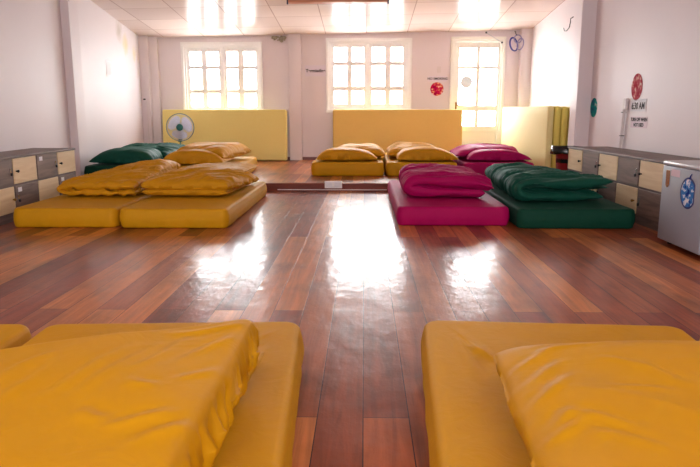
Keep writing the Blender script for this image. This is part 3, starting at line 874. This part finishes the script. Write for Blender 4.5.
# ------------------------------------------------------------------ lockers
def locker(name_label, loc, rz, s, ydir, ncol, spec):
    """s: +1 body extends to +x (faces -x); ydir: direction the columns run"""
    root = empty('locker_unit', loc, rz, name_label, 'lockers', 'wooden locker units')
    cw, H, D = .41, .51, .40
    Ln = cw*ncol
    bm = bmesh.new()
    def bx(x0, x1, y0, y1, z0, z1, bev=.002):
        xs = sorted((s*x0, s*x1)); ys = sorted((ydir*y0, ydir*y1))
        return box(bm, xs[0], xs[1], ys[0], ys[1], z0, z1, bev=bev)
    bx(0, D, 0, Ln, .0, .055)                 # plinth
    bx(.02, D, 0, Ln, .055, H-.02)            # carcass
    for z in (.055, .272): bx(0, .02, 0, Ln, z, z+.016)
    for k in range(ncol+1):
        y = k*cw; bx(0, .02, max(0, y-.008), min(Ln, y+.008), .071, H-.02)
    obj('body', bm, M['dwood'], root)
    bm = bmesh.new(); bx(-.012, D, -.006, Ln+.006, H-.0199, H, bev=.004)
    obj('top_board', bm, M['dwood'], root)
    for c in range(ncol):
        for r in range(2):
            light, knob, card = spec[r][c]
            z0, z1 = ((.2885, .4895) if r == 0 else (.0715, .2715))
            y0, y1 = c*cw+.010, (c+1)*cw-.010
            bm = bmesh.new(); bx(-.006, .012, y0, y1, z0, z1, bev=.003)
            d = obj('door', bm, M['lwood'] if light else M['dwood2'], root)
            if light: d['label'] = 'pale pine door'
            if knob:
                ky = y0+.035 if knob < 0 else y1-.035
                kz = z0+.10
                if light:
                    bm = bmesh.new()
                    Mx = Matrix.Translation((-s*.006, ydir*ky, kz)) @ Matrix.Rotation(-s*pi/2, 4, 'Y')
                    lathe(bm, [(.006, 0), (.006, .010), (.011, .014), (.012, .02), (.008, .025)], 14, Mx)
                    obj('knob', recalc(bm), M['brass'] if c % 2 else M['dark'], d, auto=50)
                else:
                    bm = bmesh.new(); bx(-.010, -.006, ky-.010, ky+.010, kz-.026, kz+.03, bev=.001)
                    obj('lock_plate', bm, M['chrome'], d)
                    bm = bmesh.new(); bx(-.022, -.010, ky-.009, ky+.009, kz-.03, kz-.006, bev=.003)
                    obj('padlock', bm, M['dark'], d)
            if card:
                ky = y0+.07 if card < 0 else y1-.07
                bm = bmesh.new(); bx(-.008, -.006, ky-.03, ky+.03, z1-.05, z1-.015, bev=0)
                obj('name_card', bm, M['paper'], d)
    return root
# spec rows top/bottom, each (light?, knob side along the run, card side)
locker('dark wood locker unit with chequered pale doors along the left wall', (-2.83, 6.28, 0), radians(2.2), -1, -1, 5,
       [[(1, 1, 0), (0, -1, 1), (1, 1, 0), (0, -1, 0), (1, 1, 0)],
        [(0, 1, 1), (1, -1, 0), (0, 1, 1), (1, -1, 0), (0, 1, 1)]])
locker('dark wood locker unit with chequered pale doors beside the grey fridge', (2.085, 6.66, 0), radians(1.4), 1, -1, 5,
       [[(1, 1, 0), (0, 1, 0), (1, -1, 0), (0, 1, 0), (1, -1, 0)],
        [(0, 1, 0), (1, 1, 0), (0, -1, 0), (1, 1, 0), (0, -1, 0)]])

# ------------------------------------------------------------------ fridge
fr = empty('fridge', (1.95, 3.99, 0), 0, 'small silver grey fridge with a round blue sticker by the right wall', 'fridge')
obj('body', B(.045, .50, -.27, .27, .025, .525, bev=.012), M['fridge'], fr, auto=40)
bm = B(0, .042, -.27, .27, .03, .515, bev=.010)
dd = obj('door', bm, M['fridge'], fr, auto=40)
bm = bmesh.new()
pts = []
box(bm, -.004, .50, -.274, .274, .5155, .545, bev=.013)
obj('top', bm, M['fridge_top'], fr, auto=40)
for (x, y) in ((.07, -.22), (.07, .22), (.45, -.22), (.45, .22)):
    bm = lathe(bmesh.new(), [(.018, 0), (.02, .01), (.014, .026)], 16, Matrix.Translation((x, y, 0)))
    obj('foot', recalc(bm), M['dark'], fr)
# parts on the door (door faces -x, its left in view is +y)
bm = bmesh.new()
box(bm, -.006, -.0005, .160, .205, .395, .488, bev=.003)
prism2 = [(.160, .395), (.205, .395), (.1825, .378)]
lo = [bm.verts.new((-.006, y, z)) for y, z in prism2]; hi = [bm.verts.new((-.0005, y, z)) for y, z in prism2]
bm.faces.new(lo); bm.faces.new(hi[::-1])
for i in range(3): bm.faces.new((lo[i], hi[i], hi[(i+1) % 3], lo[(i+1) % 3]))
tag(obj('badge', recalc(bm), M['badge'], dd), 'brown and gold badge')
tag(obj('price_label', B(-.0025, -.0005, .03, .145, .455, .498), M['pinkpaper'], dd), 'pink and white label')
def disc_x(bm, y, z, r, x, t, seg=40, a0=0, a1=2*pi, cut=None):
    ring = []
    for k in range(seg):
        a = a0+(a1-a0)*k/seg
        yy = r*cos(a)
        if cut is not None and yy < cut: yy = cut
        ring.append((y+yy, z+r*1.0*sin(a)))
    lo = [bm.verts.new((x, p, q)) for p, q in ring]; hi = [bm.verts.new((x-t, p, q)) for p, q in ring]
    bm.faces.new(lo); bm.faces.new(hi)
    for i in range(seg): bm.faces.new((lo[i], lo[(i+1) % seg], hi[(i+1) % seg], hi[i]))
    return recalc(bm)
bm = disc_x(bmesh.new(), -.088, .372, .095, -.0006, .001, cut=-.078)
tube(bm, [(-.0012, -.098, .46), (-.0012, -.103, .478), (-.0012, -.116, .490)], [.006, .005, .003], 6)
sk = obj('sticker', bm, M['navy'], dd); sk['label'] = 'round navy edged sticker with a stalk'
obj('sticker_print', disc_x(bmesh.new(), -.088, .372, .083, -.0018, .0006, cut=-.068), M['sticker'], sk)

# ------------------------------------------------------------------ fan
fan = empty('stand_fan', (-2.76, 9.72, ZP), radians(8), 'teal and white stand fan in front of the left standing mattress', 'fan')
obj('base', recalc(lathe(bmesh.new(), [(.17, 0), (.175, .012), (.16, .03), (.05, .045), (.03, .06)], 36)), M['teal'], fan, auto=45)
obj('pole', tube(bmesh.new(), [(0, 0, .055), (0, 0, .43)], .012, 12), M['teal'], fan, auto=45)
bm = bmesh.new(); box(bm, -.03, .03, -.035, .03, .33, .45, bev=.008)
cb = obj('control_box', bm, M['teal'], fan, auto=45)
HC = Vector((.02, -.09, .545))
RX = Matrix.Translation(HC) @ Matrix.Rotation(radians(90), 4, 'X')     # local +z points to -y (towards the room)
obj('motor_housing', recalc(lathe(bmesh.new(), [(.02, -.17), (.05, -.16), (.062, -.12), (.06, -.06), (.03, -.045), (.01, -.04)], 24, RX)), M['guard'], fan, auto=50)
obj('neck', tube(bmesh.new(), [(0, 0, .44), (0.005, .01, .49), (.015, .03, .51)], .018, 10), M['teal'], fan, auto=50)
R_ = .195
def guard(sgn):
    bm = bmesh.new()
    n = 44
    for k in range(n):
        a = 2*pi*k/n
        pts = [RX @ Vector((r*cos(a+.25*(r/R_)), r*sin(a+.25*(r/R_)), sgn*z)) for r, z in ((.045, .052), (.09, .05), (.14, .042), (.178, .022), (R_, .002))]
        tube(bm, pts, .0016, 4)
    for r, z, w in ((.045, .052, .003), (.12, .047, .0016), (R_, .002, .0045)):
        tube(bm, [RX @ Vector((r*cos(2*pi*k/48), r*sin(2*pi*k/48), sgn*z)) for k in range(48)], w, 6, closed=True)
    return bm
g1 = obj('guard', guard(1), M['guard'], fan, smooth=True)
obj('guard', guard(-1), M['guard'], fan, smooth=True)
rim_bm = tube(bmesh.new(), [RX @ Vector((.199*cos(2*pi*k/64), .199*sin(2*pi*k/64), 0)) for k in range(64)], .006, 8, closed=True)
tag(obj('guard_rim', rim_bm, M['teal'], fan, smooth=True), 'teal rim')
obj('hub_cap', recalc(lathe(bmesh.new(), [(.048, .050), (.05, .056), (.04, .064), (.01, .067)], 28, RX)), M['teal'], fan, auto=50)
for k in range(3):
    bm = bmesh.new()
    a0 = 2*pi*k/3+.4
    g = []
    for i in range(9):
        r = .03+.145*i/8
        w = .46+.5*sin(pi*min(1, i/8*.85))
        row = []
        for j in range(9):
            t = j/8-.5
            a = a0+t*w*2*(1 if i else .8)
            row.append(RX @ Vector((r*cos(a), r*sin(a), .018*t*2)))
        g.append(row)
    for dz in (0, 1):
        pass
    va = [[bm.verts.new(p) for p in row] for row in g]
    for i in range(8):
        for j in range(8): bm.faces.new((va[i][j], va[i][j+1], va[i+1][j+1], va[i+1][j]))
    bmesh.ops.solidify(bm, geom=bm.faces[:], thickness=.003)
    obj('blade', bm, M['blade'], fan, smooth=True)

# ------------------------------------------------------------------ bin
bn = empty('waste_bin', (2.15, 6.86, 0), 0, 'dark red waste bin lined with a black bag behind the right locker unit', 'bin')
obj('bucket', recalc(lathe(bmesh.new(), [(.10, 0), (.105, .01), (.135, .475), (.14, .485), (.128, .485), (.097, .02)], 32)), M['red'], bn, auto=50)
bm = bmesh.new()
rings = []
for r, z in ((.127, .33), (.131, .475), (.139, .50), (.152, .493), (.158, .462), (.165, .425), (.161, .422), (.150, .475)):
    rings.append([(r, z)]*64)
vv = []
for i, ring in enumerate(rings):
    row = []
    for k, (r, z) in enumerate(ring):
        a = 2*pi*k/64
        sag = (.05*nz(cos(a)*2, sin(a)*2, 3) if i >= 4 and i < 7 else 0)+(.05*max(0, -cos(a)) if i in (3, 4, 5) else 0)*.6
        rr = r+.006*nz(cos(a)*6, sin(a)*6, i)*(i > 1)+(.03*max(0, cos(a-pi*1.05))**3 if 3 <= i <= 6 else 0)
        row.append(bm.verts.new((rr*cos(a), rr*sin(a), z+sag*.5)))
    vv.append(row)
for A, C in zip(vv, vv[1:]):
    for k in range(64): bm.faces.new((A[k], A[(k+1) % 64], C[(k+1) % 64], C[k]))
tag(obj('liner', bm, M['bag'], bn, smooth=True), 'black plastic bag')

# ------------------------------------------------------------------ on the walls
def on_back(x, z, dy=.0): return Matrix.Translation((x, YB-.001-dy, z)) @ Matrix.Rotation(pi/2, 4, 'X')
def on_right(y, z, dx=.0): return Matrix.Translation((XR-.001-dx, y, z)) @ Matrix.Rotation(-pi/2, 4, 'Z') @ Matrix.Rotation(pi/2, 4, 'X')
def on_left(y, z): return Matrix.Translation((xl(y)+.004, y, z)) @ Matrix.Rotation(pi/2+math.atan(.06), 4, 'Z') @ Matrix.Rotation(pi/2, 4, 'X')
def place(o, Mx): o.matrix_world = Mx; return o
def sheet(w, h, t=.002): return B(-w/2, w/2, -h/2, h/2, 0, t)
def disc(r, t=.002, sx=1): 
    bm = lathe(bmesh.new(), [(r, 0), (r, t)], 40)
    if sx != 1: bmesh.ops.scale(bm, vec=(sx, 1, 1), verts=bm.verts)
    return recalc(bm)

def sign(name, w, h, lines, Mx, label, mat='signpaper', size=.05, cat='sign'):
    root = place(obj(name, sheet(w, h), M[mat]), Mx)
    tag(root, label, cat)
    for s, dy, sz in lines:
        bm = text_mesh(s, sz, .0006)
        bmesh.ops.translate(bm, vec=(0, dy, .0028), verts=bm.verts)
        obj('lettering', bm, M['ink'], root)
    return root
sign('paper_sign', .33, .17, [('Termiadine', .0, .068)], on_back(-.775, 1.50), 'paper sign on the back wall left of the middle window', size=.07)
sign('paper_sign', .30, .085, [('NO SMOKING', 0, .050)], on_back(1.16, 1.375), 'small sign in black capitals above the magenta round decal')
o = place(obj('wall_decal', disc(.105), M['decal_pink']), on_back(1.155, 1.216)); tag(o, 'round magenta decal on the back wall beside the glazed door', 'decal')
o = place(obj('light_switch', B(-.03, .03, -.05, .05, 0, .008, bev=.002), M['conduit']), on_back(1.18, 1.515)); tag(o, 'small pale switch plate above the black lettered sign', 'switch')
o = place(obj('door_decal', disc(.095, .001), M['decal_pale']), Matrix.Translation((1.625, YB+.0375, 1.325)) @ Matrix.Rotation(pi/2, 4, 'X')); tag(o, 'pale round decal stuck on the door glass', 'decal')

S_ = 2.6/2.42
def ry(y): return y*S_
def rz_(z): return .85+(z-.85)*S_
o = place(obj('wall_decal', disc(.108), M['decal_teal']), on_right(7.50, rz_(.905)-.005)); tag(o, 'round teal decal on the right wall beside the pilaster', 'decal')
o = place(obj('wall_decal', disc(.125), M['decal_rose']), on_right(ry(5.92), rz_(1.072))); tag(o, 'round rose decal on the right wall above the paper signs', 'decal')
sign('paper_sign', .36, .115, [('6:30 AM', -.008, .085)], on_right(ry(5.86), rz_(.912)), 'upper white paper sign on the right wall, large black lettering', mat='paper')
sign('paper_sign', .37, .105, [('TURN OFF WHEN', .024, .046), ('NOT USED', -.026, .046)], on_right(ry(5.82), rz_(.765)), 'lower pinkish paper sign on the right wall, two lines of capitals', mat='pinkpaper')
cd = empty('cable_conduit', (XR-.02, ry(6.12), rz_(.54)), 0, 'white cable conduit rising up the right wall from the lockers', 'conduit')
obj('channel', tube(bmesh.new(), [(-.002, .05, -.515), (-.002, .02, 0), (-.002, -.0, .25), (-.002, -.02, .47)], .016, 8), M['conduit'], cd)
obj('junction_box', B(-.014, .014, -.055, .025, .36, .47, bev=.004), M['conduit'], cd)
for z in (.10, .33):
    obj('clip', B(-.020, .014, -.014, .03, z, z+.008), M['dark'], cd)
o = obj('wire_hook', tube(bmesh.new(), [(-.002, 0, .15), (-.03, .02, .13), (-.03, .02, .09), (-.028, .06, .03), (-.03, .16, .0), (-.03, .25, .01), (-.03, .29, .05)], .006, 6), M['dark'])
o.location = (XR, 8.44, 1.87); tag(o, 'loose dark wire end sticking out of the right wall near the ceiling', 'wire')
o = place(obj('paper_note', sheet(.2, .2), M['paper']), on_left(8.86, 1.43)); tag(o, 'white paper note stuck on the left wall', 'note')
bm = tube(bmesh.new(), [(0, 0, 0), (-.008, -.005, .3), (.01, -.01, .62), (.0, -.012, .72), (-.04, -.01, .765)], .006, 6)
o = obj('wall_cable', bm, M['conduit']); o.location = (-3.44, YB-.175, .29); tag(o, 'thin cable hanging down the back left corner of the room', 'cable')
obj('clip', B(-.055, -.025, -.02, .005, .755, .775), M['dark'], o)

# blue cables hanging from a hook under the ceiling
cc = empty('cable_coil', (2.36, YB-.09, 2.06), 0, 'coil of blue and violet cable hanging beside the glazed door', 'cable')
def loops(cx, cz, rx, rz, n, r, seed, tilt=0):
    bm = bmesh.new()
    pts = []
    for k in range(26*n):
        a = 2*pi*k/26
        j = nz(k/26*1.3, seed, 0)
        x = (rx*(1+.18*j))*cos(a); z = (rz*(1+.12*j))*sin(a)
        pts.append((cx+x*cos(tilt)-z*sin(tilt), -.02+.02*nz(k*.1, seed, 5), cz+x*sin(tilt)+z*cos(tilt)))
    return tube(bm, pts, r, 6)
obj('blue_loop', loops(-.045, -.17, .055, .10, 3, .009, 1, .25), M['blue'], cc, smooth=True)
obj('violet_loop', loops(.055, -.17, .05, .085, 3, .008, 2, -.2), M['lilac'], cc, smooth=True)
obj('upper_loop', loops(.015, -.09, .06, .06, 2, .007, 3), M['lilac'], cc, smooth=True)
obj('hook', tube(bmesh.new(), [(-.02, .06, .03), (-.02, -.0, .02), (-.02, -.03, -.02), (.0, -.03, -.035)], .006, 6), M['dark'], cc)
rod = obj('stay_rod', tube(bmesh.new(), [(1.90, YB-.02, 2.075), (2.15, YB-.02, 1.925)], .006, 6), M['guard'], origin=(1.90, YB-.02, 2.075))
tag(rod, 'thin slanting metal stay above the glazed door', 'rod')
obj('end_knob', recalc(lathe(bmesh.new(), [(.013, -.012), (.016, 0), (.013, .012)], 12, Matrix.Translation((.25, 0, -.15)))), M['dark'], rod)
obj('end_knob', recalc(lathe(bmesh.new(), [(.011, -.012), (.014, 0), (.011, .012)], 12, Matrix.Translation((0, 0, 0)))), M['dark'], rod)

# crumbling mould patch in the corner over the left window
bm = bmesh.new()
for k in range(26):
    a = random.uniform(-.13, .11); b_ = random.uniform(0, 1)
    r = random.uniform(.012, .03)
    v = bmesh.ops.create_icosphere(bm, subdivisions=2, radius=r)['verts']
    for q in v: q.co *= 1+.35*nz(q.co.x*60+k, q.co.y*60, q.co.z*60)
    bmesh.ops.translate(bm, vec=(a, -.008, -.015-.075*b_*(1-abs(a)/.16)), verts=v)
o = obj('mould_patch', bm, M['mould'], smooth=True); o.location = (-1.335, YB-.006, zc(-1.335, YB)-.012)
tag(o, 'grey green mould patch at the ceiling right of the left window', 'mould')

# wall socket on the step
sk = empty('wall_socket', (-.335, YS-.0125, .07), 0, 'white double wall socket on the face of the step', 'socket')
obj('plate', B(-.095, .095, -.014, -.0005, -.038, .042, bev=.004), M['white'], sk)
for sx in (-.045, .045):
    obj('socket_face', B(sx-.034, sx+.034, -.017, -.0142, -.026, .03, bev=.001), M['paper'], sk)

# lamp hanging just under the ceiling
zl = 2.075
lp = empty('fluorescent_lamp', (-.305, 7.7, zl), 0, 'brown bodied fluorescent batten under the ceiling in the middle', 'lamp')
obj('body', B(-.57, .57, -.06, .06, 0, .06, bev=.006), M['brown'], lp)
for sx in (-1, 1):
    obj('end_clip', B(sx*.57-.008, sx*.57+.008, -.064, -.03, -.02, .04, bev=.003), M['bluecap'], lp)
    obj('suspension_rod', tube(bmesh.new(), [(sx*.4, 0, .06), (sx*.4, 0, zc(-.305+sx*.4, 7.7)-zl-.002)], .006, 8), M['dark'], lp)
obj('lamp_tube', tube(bmesh.new(), [(-.56, .02, .085), (.56, .02, .085)], .016, 12), M['tube'], lp, smooth=True)

# outside: pipe behind the left window, railing of the balcony
o = obj('downpipe', tube(bmesh.new(), [(0, 0, 0), (0, 0, 2.6)], .028, 12), plain('slate pipe', (96, 106, 124), .5), smooth=True)
o.location = (-2.09, YB+.62, .02); tag(o, 'slate grey pipe outside the left window', 'pipe')
ra = empty('balcony_railing', (0, YB+1.45, .02), 0, 'pale balcony railing outside behind the glazed door', 'railing')
obj('handrail', B(-3.9, 2.9, -.02, .02, .84, .88), M['white'], ra)
obj('bottom_rail', B(-3.9, 2.9, -.015, .015, .08, .11), M['white'], ra)
for k in range(24):
    x = -3.85+k*.29
    obj('baluster', tube(bmesh.new(), [(x, 0, 0), (x, 0, .85)], .010, 8), M['white'], ra)

# ------------------------------------------------------------------ light
w = bpy.data.worlds.new('overcast'); SC.world = w; w.use_nodes = True
bg = w.node_tree.nodes['Background']
bg.inputs[0].default_value = (.985, .97, .985, 1)
_nt = w.node_tree                       # overcast sky, brighter on the side of the back windows
_tc = N(_nt, 'ShaderNodeTexCoord'); _sp = N(_nt, 'ShaderNodeSeparateXYZ'); _mr = N(_nt, 'ShaderNodeMapRange')
_nt.links.new(_tc.outputs['Generated'], _sp.inputs[0]); _nt.links.new(_sp.outputs['Y'], _mr.inputs[0])
_mr.inputs[1].default_value = -.5; _mr.inputs[2].default_value = .5; _mr.inputs[3].default_value = 11; _mr.inputs[4].default_value = 19
_nt.links.new(_mr.outputs[0], bg.inputs[1])
def portal(x0, x1, z0, z1, y, face):
    L = bpy.data.lights.new('daylight_portal', 'AREA'); L.shape = 'RECTANGLE'
    L.size = x1-x0; L.size_y = z1-z0
    L.cycles.is_portal = True
    o = bpy.data.objects.new('daylight_portal', L); COL.objects.link(o)
    o.location = ((x0+x1)/2, y, (z0+z1)/2)
    o.rotation_euler = (radians(-90 if face < 0 else 90), 0, 0)   # -90: shines towards -y
    return o
for W in (W1, W2, D1): portal(*W, YB+.19, -1)
for W in (R1, R2): portal(*W, YN-.19, 1)

# ------------------------------------------------------------------ camera
cam = bpy.data.cameras.new('camera'); co = bpy.data.objects.new('camera', cam); COL.objects.link(co)
cam.sensor_width = 36; cam.lens = 645/700*36
co.location = (0, 0, .85)
co.rotation_euler = (radians(90-10.63), 0, math.atan(14/645))
cam.clip_start = .02
SC.camera = co
SC.view_settings.view_transform = 'Standard'
SC.view_settings.look = 'None'
SC.view_settings.gamma = 1
SC.view_settings.exposure = 1.0
SC.view_settings.use_curve_mapping = False
